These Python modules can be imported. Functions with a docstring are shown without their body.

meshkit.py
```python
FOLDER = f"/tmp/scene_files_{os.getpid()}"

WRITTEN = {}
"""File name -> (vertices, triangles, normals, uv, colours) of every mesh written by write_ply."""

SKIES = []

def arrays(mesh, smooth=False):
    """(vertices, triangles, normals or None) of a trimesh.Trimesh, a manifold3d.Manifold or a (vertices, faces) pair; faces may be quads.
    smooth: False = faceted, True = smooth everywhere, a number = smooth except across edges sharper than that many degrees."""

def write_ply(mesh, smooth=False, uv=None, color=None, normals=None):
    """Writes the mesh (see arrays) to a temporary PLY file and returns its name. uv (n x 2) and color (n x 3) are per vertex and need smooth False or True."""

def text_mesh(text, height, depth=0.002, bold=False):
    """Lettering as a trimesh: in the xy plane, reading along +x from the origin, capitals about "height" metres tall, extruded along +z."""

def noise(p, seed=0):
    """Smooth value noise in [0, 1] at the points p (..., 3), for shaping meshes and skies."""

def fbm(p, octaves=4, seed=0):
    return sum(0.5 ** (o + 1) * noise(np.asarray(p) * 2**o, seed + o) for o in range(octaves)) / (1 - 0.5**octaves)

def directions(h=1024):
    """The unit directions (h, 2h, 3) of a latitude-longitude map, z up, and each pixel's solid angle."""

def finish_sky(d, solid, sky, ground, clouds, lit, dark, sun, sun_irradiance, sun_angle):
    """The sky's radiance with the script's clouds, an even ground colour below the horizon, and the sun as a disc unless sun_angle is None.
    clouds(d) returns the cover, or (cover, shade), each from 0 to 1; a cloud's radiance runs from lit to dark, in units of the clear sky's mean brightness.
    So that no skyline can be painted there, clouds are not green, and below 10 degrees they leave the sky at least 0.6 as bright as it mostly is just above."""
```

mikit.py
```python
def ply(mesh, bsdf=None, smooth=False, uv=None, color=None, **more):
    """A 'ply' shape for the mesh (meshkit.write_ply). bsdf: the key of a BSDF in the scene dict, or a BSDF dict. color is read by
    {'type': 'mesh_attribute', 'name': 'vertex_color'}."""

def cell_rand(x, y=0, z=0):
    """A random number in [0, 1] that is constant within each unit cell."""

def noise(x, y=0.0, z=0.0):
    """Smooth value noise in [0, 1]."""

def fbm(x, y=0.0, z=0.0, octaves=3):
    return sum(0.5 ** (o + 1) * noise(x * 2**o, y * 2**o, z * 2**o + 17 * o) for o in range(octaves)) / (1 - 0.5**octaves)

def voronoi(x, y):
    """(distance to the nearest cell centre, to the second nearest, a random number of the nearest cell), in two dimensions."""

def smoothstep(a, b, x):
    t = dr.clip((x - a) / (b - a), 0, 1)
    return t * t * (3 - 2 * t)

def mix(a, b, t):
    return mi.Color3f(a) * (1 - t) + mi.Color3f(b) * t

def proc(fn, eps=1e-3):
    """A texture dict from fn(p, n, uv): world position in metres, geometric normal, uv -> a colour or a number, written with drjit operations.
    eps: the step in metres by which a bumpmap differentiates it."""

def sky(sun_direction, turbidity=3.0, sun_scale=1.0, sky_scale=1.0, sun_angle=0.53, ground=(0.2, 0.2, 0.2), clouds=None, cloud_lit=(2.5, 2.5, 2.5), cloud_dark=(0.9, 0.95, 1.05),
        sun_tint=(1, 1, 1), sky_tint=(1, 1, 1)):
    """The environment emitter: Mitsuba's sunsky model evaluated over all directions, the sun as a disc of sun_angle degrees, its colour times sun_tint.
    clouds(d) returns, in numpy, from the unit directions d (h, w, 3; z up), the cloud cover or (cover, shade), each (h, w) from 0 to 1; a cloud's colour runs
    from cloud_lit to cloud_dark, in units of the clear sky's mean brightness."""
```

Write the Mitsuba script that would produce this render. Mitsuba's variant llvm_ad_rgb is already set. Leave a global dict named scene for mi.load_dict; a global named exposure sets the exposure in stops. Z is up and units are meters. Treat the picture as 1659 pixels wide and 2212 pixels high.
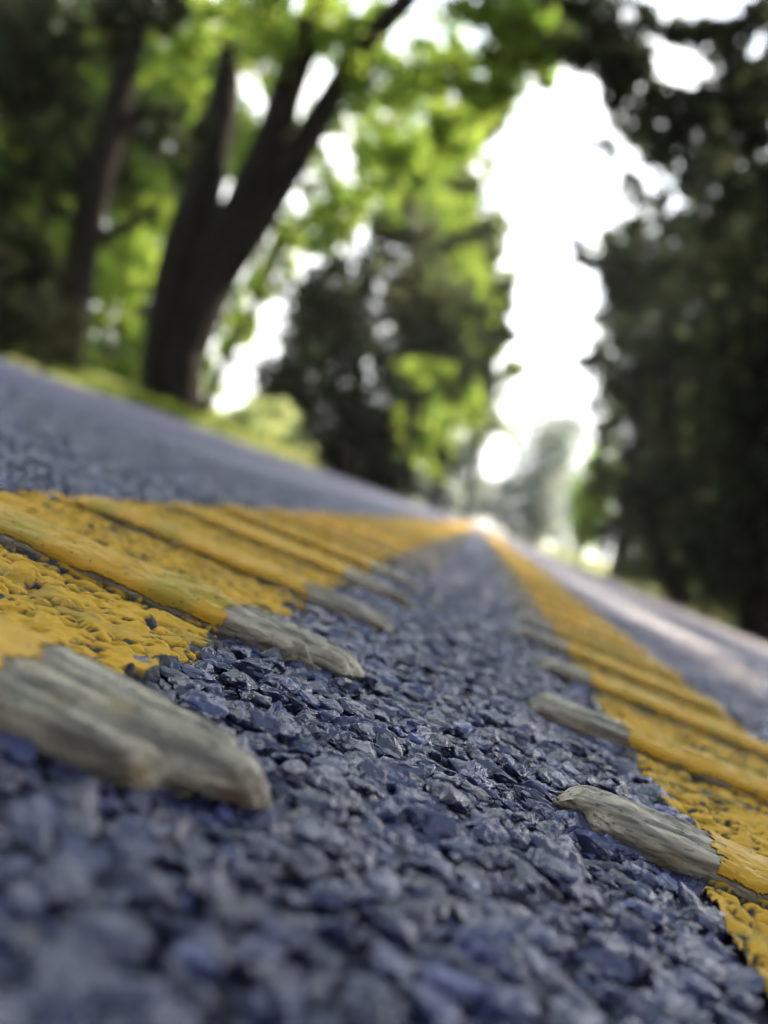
import math
import numpy as np
import trimesh
import drjit as dr
import mitsuba as mi
import mikit
import meshkit
from scipy.spatial import ConvexHull, cKDTree
from scipy.ndimage import gaussian_filter

T = mi.ScalarTransform4f
scene, labels = {}, {}

# ------------------------------------------------------------------ camera
# metres; the road runs along +y, its crown between the yellow lines is z = 0; the camera lies almost on the asphalt, rolled
CAM_H = 0.050
FPX, PW, PH = 2218.0, 1659.0, 2212.0          # focal length and size of the picture in the same unit
VPX, VPY, ROLL = 1037.0, 1133.0, math.radians(21.5)
_f = np.array([VPX - PW / 2, VPY - PH / 2, FPX]); _f /= np.linalg.norm(_f)
_h = np.array([math.cos(ROLL), math.sin(ROLL), 0.0]); _h -= _f * (_h @ _f); _h /= np.linalg.norm(_h)
_u = np.cross(_h, _f)
R = np.stack([_h, _f, _u])                     # rows: world x, y, z in the lens frame (right, down, forward)
EYE = np.array([0.0, 0.0, CAM_H])
FWD, UP = R @ [0, 0, 1.0], R @ [0, -1.0, 0]
scene['camera'] = {'type': 'thinlens', 'fov': math.degrees(2 * math.atan(PW / 2 / FPX)), 'fov_axis': 'x',
                   'aperture_radius': 0.0019, 'focus_distance': 0.226, 'near_clip': 0.01, 'far_clip': 3000.0,
                   'to_world': T().look_at(origin=EYE.tolist(), target=(EYE + FWD).tolist(), up=UP.tolist())}

# ------------------------------------------------------------------ light
SUN_AZ, SUN_EL = math.radians(42), math.radians(42)
SUN = [math.sin(SUN_AZ) * math.cos(SUN_EL), math.cos(SUN_AZ) * math.cos(SUN_EL), math.sin(SUN_EL)]


def clouds(d):
    n = meshkit.fbm(d * [2.5, 2.5, 5.0], 4, seed=3)
    low = np.clip(1.25 - np.degrees(np.arcsin(d[..., 2])) / 38, 0, 1)
    return np.clip(np.clip((n - 0.46) / 0.2, 0, 1) * 0.7 + low * 0.9, 0, 1), np.clip((n - 0.5) * 2, 0, 0.6) * (1 - low)


scene['sky'] = mikit.sky(SUN, turbidity=4, clouds=clouds, cloud_lit=(2.9, 2.9, 2.9))
exposure = 3.8

# ------------------------------------------------------------------ helpers
def at(px, py, Y):
    """World point at depth Y (metres along the road) seen at picture position (px, py)."""
    d = R @ np.array([px - PW / 2, py - PH / 2, FPX])
    return EYE + d * (Y / d[1])


def project(p):
    q = (np.atleast_2d(p) - EYE) @ R
    return np.stack([PW / 2 + FPX * q[:, 0] / q[:, 2], PH / 2 + FPX * q[:, 1] / q[:, 2]], 1), q[:, 2]


def ground_z(x, y=0.0):
    """Cross fall of the road: a little down to the left, almost level to the right."""
    x = np.asarray(x, float)
    l, r = np.clip(-x - 0.17, 0, 6), np.clip(x - 0.17, 0, 6)
    return -0.036 * l * np.clip(1 - l / 14, 0, 1) - 0.006 * r


def add(key, mesh, bsdf, smooth=False, color=None, uv=None):
    scene[key] = mikit.ply(mesh, bsdf, smooth=smooth, color=color, uv=uv)
    return key


def tag(key, label=None, category=None, group=None, kind=None):
    labels[key] = {k: v for k, v in dict(label=label, category=category, group=group, kind=kind).items() if v}
    return key


_count = {}


def numbered(name):
    n = _count.get(name, 0)
    _count[name] = n + 1
    return name if n == 0 else f'{name}_{n:03d}'


def merge(parts):
    vs, fs, at_ = [], [], 0
    for v, f in parts:
        vs.append(v); fs.append(np.asarray(f) + at_); at_ += len(v)
    return np.vstack(vs), np.vstack(fs)


def tube(pts, radii, sides=10, rough=0.0, seed=0, cap=True):
    pts = np.asarray(pts, float); n = len(pts)
    rng = np.random.default_rng(seed)
    tang = np.gradient(pts, axis=0); tang /= np.linalg.norm(tang, axis=1, keepdims=True)
    a = np.cross(tang, [0.31, 0.95, 0.05]); a /= np.linalg.norm(a, axis=1, keepdims=True)
    b = np.cross(tang, a)
    th = np.arange(sides) / sides * 2 * np.pi
    rr = np.asarray(radii)[:, None] * (1 + rough * (rng.random((n, sides)) - 0.5) * 2)
    v = pts[:, None] + rr[..., None] * (np.cos(th)[None, :, None] * a[:, None] + np.sin(th)[None, :, None] * b[:, None])
    v = v.reshape(-1, 3)
    i, j = np.meshgrid(np.arange(n - 1), np.arange(sides), indexing='ij')
    q = np.stack([i * sides + j, i * sides + (j + 1) % sides, (i + 1) * sides + (j + 1) % sides, (i + 1) * sides + j], -1).reshape(-1, 4)
    f = np.vstack([q[:, [0, 1, 2]], q[:, [0, 2, 3]]])
    if cap:
        v = np.vstack([v, pts[:1], pts[-1:]])
        k = np.arange(sides)
        f = np.vstack([f, np.stack([(k + 1) % sides, k, k * 0 + n * sides], 1), np.stack([(n - 1) * sides + k, (n - 1) * sides + (k + 1) % sides, k * 0 + n * sides + 1], 1)])
    return v, f


def spline(pts, n):
    from scipy.interpolate import PchipInterpolator
    pts = np.asarray(pts, float)
    t = np.concatenate([[0], np.cumsum(np.linalg.norm(np.diff(pts, axis=0), axis=1))])
    return PchipInterpolator(t, pts)(np.linspace(0, t[-1], n))


# ------------------------------------------------------------------ materials
vc = {'type': 'mesh_attribute', 'name': 'vertex_color'}


def two(b):
    return {'type': 'twosided', 'bsdf': b}


def rough_bump(scale, height):
    return mikit.proc(lambda p, n, uv, s=scale, h=height: mikit.fbm(p.x * s, p.y * s, p.z * s, 3) * h, eps=0.25 / scale)


scene['stone_mat'] = {'type': 'bumpmap', 'arbitrary': rough_bump(1100.0, 1.0), 'scale': 0.0005,
                      'bsdf': {'type': 'principled', 'base_color': vc, 'roughness': 0.31, 'specular': 0.85}}
scene['mastic_mat'] = {'type': 'bumpmap', 'arbitrary': rough_bump(900.0, 1.0), 'scale': 0.0005,
                       'bsdf': {'type': 'principled', 'base_color': {'type': 'rgb', 'value': [0.011, 0.014, 0.028]}, 'roughness': 0.7, 'specular': 0.2}}


def road_color(p, n, uv):
    a, b, c = mikit.voronoi(p.x * 110, p.y * 110)
    base = mikit.mix((0.020, 0.024, 0.058), (0.060, 0.068, 0.145), c * mikit.smoothstep(0.75, 0.2, a))
    track_sheen = dr.exp(-dr.square((dr.abs(p.x) - dr.select(p.x > 0, 0.36, 0.52)) / 0.12)) * (0.55 + 0.6 * mikit.noise(p.x * 6, p.y * 1.3))  # worn wheel track, its sheen put into the colour, stronger on the right
    base = mikit.mix(base, (0.22, 0.22, 0.265), track_sheen * mikit.smoothstep(0.5, 1.2, p.y) * dr.select(p.x > 0, 0.95, 0.45))
    wear = mikit.fbm(p.x * 1.7, p.y * 0.6, 3.0, 3)
    return base * (0.75 + 0.5 * wear)


def road_bump(p, n, uv):
    a, b, c = mikit.voronoi(p.x * 110, p.y * 110)
    return (0.6 - a) * (0.5 + c)


scene['road_mat'] = {'type': 'bumpmap', 'arbitrary': mikit.proc(road_bump, eps=0.0015), 'scale': 0.0022,
                     'bsdf': {'type': 'principled', 'base_color': mikit.proc(road_color), 'roughness': 0.5}}


def paint_color(p, n, uv):
    a = mikit.fbm(p.x * 260, p.y * 260, p.z * 400, 3)
    b = mikit.fbm(p.x * 45 + 9, p.y * 45, 0.0, 3)
    c = mikit.mix((0.44, 0.247, 0.012), (0.51, 0.295, 0.035), a)
    c = mikit.mix(c, (0.30, 0.23, 0.030), mikit.smoothstep(0.55, 0.78, b) * 0.8)
    speck = mikit.noise(p.x * 900, p.y * 900, p.z * 900)
    return mikit.mix(c, (0.09, 0.075, 0.05), mikit.smoothstep(0.80, 0.9, speck) * 0.7)


scene['paint_mat'] = two({'type': 'bumpmap', 'arbitrary': rough_bump(1100.0, 1.0), 'scale': 0.00035,
                          'bsdf': {'type': 'principled', 'base_color': mikit.proc(paint_color), 'roughness': 0.55, 'specular': 0.4}})


scene['line_mat'] = two({'type': 'bumpmap', 'arbitrary': rough_bump(1100.0, 1.0), 'scale': 0.00035,
                         'bsdf': {'type': 'principled', 'base_color': vc, 'roughness': 0.7, 'specular': 0.3}})


def plastic_color(p, n, uv):
    g = mikit.fbm(p.x * 60, p.y * 420, p.z * 420, 3)
    c = mikit.mix((0.095, 0.085, 0.066), (0.33, 0.298, 0.232), mikit.smoothstep(0.3, 0.7, g))
    speck = mikit.fbm(p.x * 900, p.y * 1300, p.z * 1300, 2)
    c = mikit.mix(c, (0.05, 0.047, 0.04), mikit.smoothstep(0.66, 0.78, speck) * 0.7)
    rust = mikit.noise(p.x * 130, p.y * 130, p.z * 130)
    c = mikit.mix(c, (0.34, 0.22, 0.06), mikit.smoothstep(0.66, 0.9, rust) * 0.28)
    tip = dr.sqrt(dr.square(p.x + 0.0175) + dr.square(p.y - 0.1475) + dr.square((p.z - 0.001) * 1.6)) + 0.004 * mikit.noise(p.x * 500, p.y * 500, p.z * 500)
    return mikit.mix(c, (0.055, 0.030, 0.014), mikit.smoothstep(0.0085, 0.0045, tip) * 0.85)    # the rusty broken tip of the nearest rib


scene['plastic_mat'] = two({'type': 'bumpmap', 'arbitrary': mikit.proc(lambda p, n, uv: mikit.fbm(p.x * 250, p.y * 1100, p.z * 1100, 3), eps=0.0002), 'scale': 0.0008,
                            'bsdf': {'type': 'principled', 'base_color': mikit.proc(plastic_color), 'roughness': 0.45, 'specular': 0.5}})
scene['leaf_mat'] = {'type': 'principledthin', 'base_color': vc, 'roughness': 0.45, 'diff_trans': 1.45, 'spec_trans': 0.0, 'eta': 1.4}
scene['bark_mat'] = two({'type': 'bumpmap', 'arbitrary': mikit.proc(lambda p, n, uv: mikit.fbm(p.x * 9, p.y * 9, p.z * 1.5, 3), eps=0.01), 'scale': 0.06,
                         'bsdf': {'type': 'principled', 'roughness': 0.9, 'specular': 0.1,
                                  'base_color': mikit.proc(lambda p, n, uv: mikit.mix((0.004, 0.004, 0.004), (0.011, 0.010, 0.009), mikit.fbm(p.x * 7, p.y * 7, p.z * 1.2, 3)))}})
scene['soil_mat'] = {'type': 'bumpmap', 'arbitrary': rough_bump(14.0, 1.0), 'scale': 0.05,
                     'bsdf': {'type': 'principled', 'roughness': 0.95, 'specular': 0.1,
                              'base_color': mikit.proc(lambda p, n, uv: mikit.mix((0.12, 0.16, 0.035), (0.30, 0.30, 0.14), mikit.fbm(p.x * 1.5, p.y * 1.5, 0.0, 4)))}}

# ------------------------------------------------------------------ the ground and the road
LEFT_IN, LEFT_OUT, RIGHT_IN, RIGHT_OUT = -0.0495, -0.1557, 0.0725, 0.170


def strip(xs, ys, zf):
    X, Y = np.meshgrid(xs, ys)
    v = np.stack([X, Y, zf(X, Y)], -1).reshape(-1, 3)
    n, m = X.shape
    i, j = np.meshgrid(np.arange(n - 1), np.arange(m - 1), indexing='ij')
    q = np.stack([i * m + j, i * m + j + 1, (i + 1) * m + j + 1, (i + 1) * m + j], -1).reshape(-1, 4)
    return v, np.vstack([q[:, [0, 1, 2]], q[:, [0, 2, 3]]])


def edge_left(y):
    return -3.05 - 0.25 * np.sin(y * 0.35) - 1.0 * np.exp(-((y - 11.0) / 2.3) ** 2)


def edge_right(y):
    return 3.3 + 0.12 * np.sin(y * 0.4 + 1)


def road_top(X, Y):
    near = np.clip((1.75 - Y) / 0.5, 0, 1) * np.clip((0.9 - np.abs(X)) / 0.2, 0, 1)
    return ground_z(X) - 0.0035 * near


ys = np.concatenate([np.linspace(-1.5, 0, 16)[:-1], np.linspace(0, 2, 101)[:-1], np.linspace(2, 30, 113)[:-1], np.linspace(30, 130, 101)])
tt = np.concatenate([np.linspace(0, 0.68, 20)[:-1], np.linspace(0.68, 1, 26)])
tt = np.concatenate([-tt[::-1] + 0, tt[1:]])


def road_mesh():
    s = np.sign(tt) * (1 - np.linspace(1, 0, len(tt)) * 0)
    u = np.concatenate([-np.linspace(1, 0.3, 18)[:-1], np.linspace(-0.3, 0.3, 61), np.linspace(0.3, 1, 18)[1:]])
    U, Y = np.meshgrid(u, ys)
    X = np.where(U < 0, -U * edge_left(Y), U * edge_right(Y))
    Z = road_top(X, Y)
    v = np.stack([X, Y, Z], -1).reshape(-1, 3)
    n, m = U.shape
    i, j = np.meshgrid(np.arange(n - 1), np.arange(m - 1), indexing='ij')
    q = np.stack([i * m + j, i * m + j + 1, (i + 1) * m + j + 1, (i + 1) * m + j], -1).reshape(-1, 4)
    return v, np.vstack([q[:, [0, 1, 2]], q[:, [0, 2, 3]]])


add('road', road_mesh(), 'road_mat', smooth=True)
tag('road', 'dark blue grey chip seal asphalt road running away between trees', kind='structure')


def terrain(X, Y):
    l = np.maximum(edge_left(Y) - X, 0) ; r = np.maximum(X - edge_right(Y), 0)
    inside = (l == 0) & (r == 0)
    z = ground_z(X) - 0.012
    z = np.where(inside, z - 0.05, z)
    bump = meshkit.fbm(np.stack([X * 0.6, Y * 0.6, X * 0], -1), 3, seed=5) * 0.10
    z = z + np.where(inside, 0, np.clip(l + r, 0, 1.5) / 1.5 * bump)
    z = z + 0.09 * np.exp(-((X + 4.2) ** 2 + (Y - 13) ** 2) / 1.5)
    z = z + 0.14 * np.clip((l - 0.1) / 1.0, 0, 1) * np.clip((Y - 13) / 4, 0, 1)
    z = z + np.clip(r - 1.0, 0, 30) * 0.10 - np.clip(l - 4, 0, 40) * 0.05
    return z


gx = np.concatenate([np.linspace(-900, -60, 12)[:-1], np.linspace(-60, -8, 20)[:-1], np.linspace(-8, 8, 90)[:-1], np.linspace(8, 60, 20)[:-1], np.linspace(60, 900, 12)])
gy = np.concatenate([np.linspace(-200, -6, 10)[:-1], np.linspace(-6, 32, 110)[:-1], np.linspace(32, 140, 50)[:-1], np.linspace(140, 1600, 14)])
add('ground', strip(gx, gy, terrain), 'soil_mat', smooth=True)
tag('ground', 'grassy earth verge beyond both edges of the road', kind='structure')

# ------------------------------------------------------------------ aggregate
rng = np.random.default_rng(11)


def stone_proto(k, detail):
    r = np.random.default_rng(500 + k)
    p = r.normal(size=(15, 3)); p /= np.linalg.norm(p, axis=1, keepdims=True)
    p *= 0.82 + 0.3 * r.random((15, 1))
    p *= [1.0, 0.52 + 0.35 * r.random(), 0.42 + 0.18 * r.random()]
    p[:, 2] = np.minimum(p[:, 2], 0.36)
    h = ConvexHull(p)
    m = trimesh.Trimesh(p, h.simplices, process=True)
    m.fix_normals()
    for _ in range(detail):
        m = m.subdivide()
    if detail:
        trimesh.smoothing.filter_laplacian(m, lamb=0.4, iterations=detail - 1)
    v = np.array(m.vertices)
    if detail:
        n = np.array(m.vertex_normals)
        v = v + n * ((meshkit.fbm(v * 2.6 + k * 7, 5, seed=k) - 0.5) * 0.36 - np.maximum(meshkit.fbm(v * 5.5 + k, 3, seed=k + 40) - 0.55, 0) * 0.5)[:, None]
        m = trimesh.graph.smooth_shade(trimesh.Trimesh(v, m.faces, process=False), angle=math.radians(23), facet_minarea=None)
        v = np.array(m.vertices)
    return v, np.array(m.faces)


FINE = [stone_proto(k, 2) for k in range(22)]
BEST = [stone_proto(k, 3) for k in range(22)]
COARSE = [stone_proto(k, 0) for k in range(30)]


def right_edge(y):
    return np.interp(y, [0.10, 0.145, 0.181, 0.25, 5], [0.054, 0.0575, 0.063, 0.0720, 0.0725])


def scatter_pts(x0, x1, y0, y1, step, r):
    nx, ny = int((x1 - x0) / step), int((y1 - y0) / (step * 0.9))
    i, j = np.meshgrid(np.arange(nx), np.arange(ny))
    x = x0 + (i + 0.5 * (j % 2) + (r.random(i.shape) - 0.5) * 0.75) * step
    y = y0 + (j + (r.random(i.shape) - 0.5) * 0.75) * step * 0.9
    return np.stack([x.ravel(), y.ravel()], 1)


pts, size = [], []
p = scatter_pts(-0.85, 0.85, 0.055, 1.75, 0.0080, rng); pts.append(p); size.append(0.0042 + 0.0034 * rng.random(len(p)) ** 2)
p = scatter_pts(-0.40, 0.40, 0.055, 0.8, 0.0042, rng); pts.append(p); size.append(0.0016 + 0.0020 * rng.random(len(p)))
pts, size = np.vstack(pts), np.concatenate(size)
P3 = np.column_stack([pts, ground_z(pts[:, 0])])
px, dep = project(P3)
rad = FPX * size / np.maximum(dep, 0.02)
ok = (px[:, 0] > -rad - 60) & (px[:, 0] < PW + rad + 60) & (px[:, 1] < PH + rad + 120) & (dep > 0.03)
ok &= ~((pts[:, 0] < LEFT_IN - 0.004) & (pts[:, 0] > LEFT_OUT + 0.004)) & ~((pts[:, 0] > right_edge(pts[:, 1]) + 0.004) & (pts[:, 0] < RIGHT_OUT - 0.004))
ok &= (size > 0.0035) | (pts[:, 1] < 0.55)
pts, size, px, dep, rad, P3 = pts[ok], size[ok], px[ok], dep[ok], rad[ok], P3[ok]
order = np.argsort(-rad * np.where((px[:, 0] > 0) & (px[:, 0] < PW) & (px[:, 1] < PH), 1, 0.2))
stones = {'part': [], 'fine': [], 'coarse': []}
cols = {'part': [], 'fine': [], 'coarse': []}
for rank, k in enumerate(order):
    fine = rank < 2400
    v, f = (BEST if rank < 300 else FINE if fine else COARSE)[rng.integers(22 if fine else 30)]
    s = size[k] * np.array([1.0, 1.0, 0.75 + 0.5 * rng.random()])
    a = rng.random() * 2 * np.pi
    tx, ty = rng.normal(0, 0.13, 2)
    ca, sa = math.cos(a), math.sin(a)
    M = np.array([[ca, -sa, 0], [sa, ca, 0], [0, 0, 1]]) @ np.diag(s)
    M = np.array([[1, 0, tx], [0, 1, ty], [-tx, -ty, 1]]) @ M
    w = v @ M.T
    top = w[:, 2].max()
    w = w + [pts[k, 0], pts[k, 1], P3[k, 2] - top + (rng.normal(0.0001, 0.0008) if size[k] > 0.0035 else -0.0013 + rng.normal(0, 0.0005))]
    tone = 0.55 + 0.75 * rng.random() ** 1.6
    if rng.random() < 0.05:
        tone *= 1.9
    hue = rng.random()
    c = tone * (np.array([0.024, 0.031, 0.100]) * (1 - hue) + np.array([0.036, 0.041, 0.094]) * hue)
    which = 'part' if rank < 300 else 'fine' if fine else 'coarse'
    stones[which].append((w, f)); cols[which].append(np.tile(c, (len(w), 1)))
for k, ((v, f), c) in enumerate(zip(stones['part'], cols['part'])):
    add('road__stone' if k == 0 else f'road__stone_{k:03d}', (v, f), 'stone_mat', smooth=True, color=c)


def unweld(m):
    return m[0][m[1]].reshape(-1, 3), np.arange(len(m[1]) * 3).reshape(-1, 3)


cc = [np.tile(c[:1], (len(m[1]) * 3, 1)) for m, c in zip(stones['coarse'], cols['coarse'])]
add('road__aggregate', merge(stones['fine'] + [unweld(m) for m in stones['coarse']]), 'stone_mat', smooth=True, color=np.vstack(cols['fine'] + cc))
tag('road__aggregate', kind='stuff')
mx = strip(np.linspace(-0.9, 0.9, 240), np.linspace(-0.05, 1.8, 240), lambda X, Y: ground_z(X) - 0.0027 + 0.0012 * (meshkit.fbm(np.stack([X * 160, Y * 160, X * 0], -1), 2, seed=9) - 0.5) - 0.006 * np.clip((np.abs(X) - 0.7) / 0.2, 0, 1) - 0.006 * np.clip((Y - 1.45) / 0.3, 0, 1))
add('road__binder', mx, 'mastic_mat', smooth=True)

# ------------------------------------------------------------------ raised ribs across the lines
SPACING = 0.12
LEFT_Y = [0.1500, 0.2720, 0.3920, 0.5120, 0.6250]
RIGHT_Y = [0.1080, 0.2270, 0.3510, 0.4760, 0.5900]
while LEFT_Y[-1] < 1.75:
    LEFT_Y.append(LEFT_Y[-1] + SPACING)
while RIGHT_Y[-1] < 1.75:
    RIGHT_Y.append(RIGHT_Y[-1] + SPACING)


def mikit_s(a, b, x):
    t = np.clip((x - a) / (b - a), 0, 1)
    return t * t * (3 - 2 * t)


def rib(side, yc, inner, outer, paint_edge, W, H, seed, ns, nt, lobe=0.0, blunt=False, grooved=False):
    """A bar lying across the line. Returns (bare mesh, painted mesh). side: -1 left line, +1 right line; inner, outer: |x| of its two ends."""
    r = np.random.default_rng(seed)
    L = outer - inner
    s = np.concatenate([np.linspace(0, 0.12, ns // 3) ** 1.0, np.linspace(0.12, 1, ns - ns // 3 + 1)[1:]])
    th = np.linspace(0, np.pi, nt)
    S, TH = np.meshgrid(s, th, indexing='ij')
    d = S * L
    D1, D2 = d / (0.010 if blunt else 0.042), (L - d) / 0.012
    taper = np.clip(1 - (1 - np.clip(D1, 0, 1)) ** (2.2 if blunt else 1.5), 0, 1) ** 0.75 * np.clip(1 - (1 - np.clip(D2, 0, 1)) ** 2.5, 0, 1) ** 0.6
    ridge = 1 - (1 - np.clip(d / (0.004 if blunt else 0.006), 0, 1)) ** 2
    ragged = (meshkit.noise(np.stack([S * L * 190, TH * 0, TH * 0 + seed], -1), seed) - 0.5)
    ragged2 = (meshkit.noise(np.stack([S * L * 60, TH * 0 + 5, TH * 0 + seed], -1), seed + 3) - 0.5)
    w = W * ((0.58 if seed == 20 else 0.45) + (0.42 if seed == 20 else 0.55) * taper) * (1 + 0.12 * ragged2)
    h = H * (0.62 + 0.38 * taper) * ridge * np.clip(D2 * 1.3, 0, 1) ** 0.5 * (1 + 0.15 * ragged2)
    c, sn = np.cos(TH), np.sin(TH)
    yy = -np.sign(c) * np.abs(c) ** 0.75
    zz = sn ** 0.62
    near = np.clip(-yy, 0, 1)
    yy = yy * np.where(yy < 0, 1 - 0.34 * (1 - zz) ** 1.6, 1 + 0.25 * (1 - zz))       # near side slightly undercut, far side runs out
    zz = zz * (1 - 0.22 * np.clip(yy, 0, 1) ** 2)
    pos = np.stack([S * L * 45, yy * 5 + S * 2, zz * 2 + seed], -1)
    groove = meshkit.fbm(pos, 3, seed=seed + 1) - 0.5
    fine = meshkit.fbm(np.stack([S * L * 300, yy * W * 900, zz * 3], -1), 3, seed=seed + 2) - 0.5
    x0 = side * (inner + d + (1 - ridge) * 0.0)
    skew = (meshkit.noise(np.stack([yy * 2.1, TH * 0, TH * 0 + seed], -1), seed + 9) - 0.5) * 0.008 * np.clip(1 - S * 4, 0, 1)
    if grooved:                                              # the lower ridge along the near side ends earlier
        skew = skew + 0.010 * mikit_s(-0.35, -0.62, yy) * np.clip(1 - S * 3, 0, 1)
    X = x0 + side * skew
    Y = yc + w * yy + near * 0.0020 * ragged
    deep = np.zeros_like(yy)
    for g0, gw, gd in ((-0.56, 0.10, 0.85), (-0.10, 0.08, 0.35), (0.30, 0.08, 0.3)):
        wob = meshkit.noise(np.stack([S * L * 55, TH * 0 + g0 * 9, TH * 0 + seed], -1), seed + 5) - 0.5
        deep += gd * np.exp(-((yy - g0 - 0.30 * wob - 0.25 * (0.2 - S)) / gw) ** 2)
    Z = h * zz * (1 - (0.62 if grooved else 0.42) * deep * np.clip(1.25 - S * 3.6, 0.0, 1)) + (groove * 0.0026 + fine * 0.0015) * np.clip(zz * 1.5, 0, 1) * np.clip(ridge, 0.3, 1) - 0.0028 * (1 - np.clip(zz * 1.6, 0, 1))
    v = np.stack([X, Y, Z], -1)
    n, m = S.shape
    i, j = np.meshgrid(np.arange(n - 1), np.arange(m - 1), indexing='ij')
    q = np.stack([i * m + j, i * m + j + 1, (i + 1) * m + j + 1, (i + 1) * m + j], -1).reshape(-1, 4)
    if side > 0:
        q = q[:, ::-1]
    v = v.reshape(-1, 3)
    # front cap
    edge = np.arange(m)
    cen = v[:m].mean(0) + [0, 0, -0.002]
    v = np.vstack([v, cen])
    cap = np.stack([edge[:-1], edge[1:], edge[1:] * 0 + len(v) - 1], 1)
    cap = cap[:, ::-1] if side > 0 else cap
    f = np.vstack([cap, q[:, [0, 1, 2]], q[:, [0, 2, 3]]])
    cx = v[f].mean(1)
    lim = paint_edge + (meshkit.fbm(np.column_stack([cx[:, 1] * 330, cx[:, 2] * 330, cx[:, 0] * 60 + seed]), 3, seed=7) - 0.5) * 0.009
    bare = np.abs(cx[:, 0]) < lim
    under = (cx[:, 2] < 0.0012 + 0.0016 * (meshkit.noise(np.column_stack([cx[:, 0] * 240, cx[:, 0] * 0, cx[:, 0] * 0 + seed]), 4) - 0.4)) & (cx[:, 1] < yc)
    bare |= under                                            # lip shade put into the colour: the low near foot turns grey
    out = []
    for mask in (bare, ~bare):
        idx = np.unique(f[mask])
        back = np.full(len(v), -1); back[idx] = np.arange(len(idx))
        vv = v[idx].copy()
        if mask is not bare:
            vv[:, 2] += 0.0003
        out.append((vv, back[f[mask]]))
    if lobe > 0:    # a second, lower ridge squeezed out along the near side
        xs = np.linspace(inner + (0.010 if lobe > 1 else 0.003), 0.085 if lobe > 1 else paint_edge + 0.004, 60)
        t = np.linspace(0, 1, 60)
        prof = np.sin(np.clip(t * 1.15, 0, 1) * np.pi * 0.5 + 0.12)
        wob = meshkit.noise(np.column_stack([xs * 160, xs * 0, xs * 0 + seed]), seed) - 0.5
        pl = np.column_stack([side * xs, yc - W * (0.80 + 0.12 * np.sin(t * 3)) - (0.0052 if lobe > 1 else 0.0015) + wob * 0.004, 0.0002 - (0 if lobe > 1 else 0.0065) * np.clip((t - 0.6) / 0.4, 0, 1) + wob * 0.0008])
        tv, tf = tube(pl, (0.0028 if lobe > 1 else 0.0026) * (0.30 + 0.8 * prof) * (1 + 0.35 * wob), 14, 0.05, seed)
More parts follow.
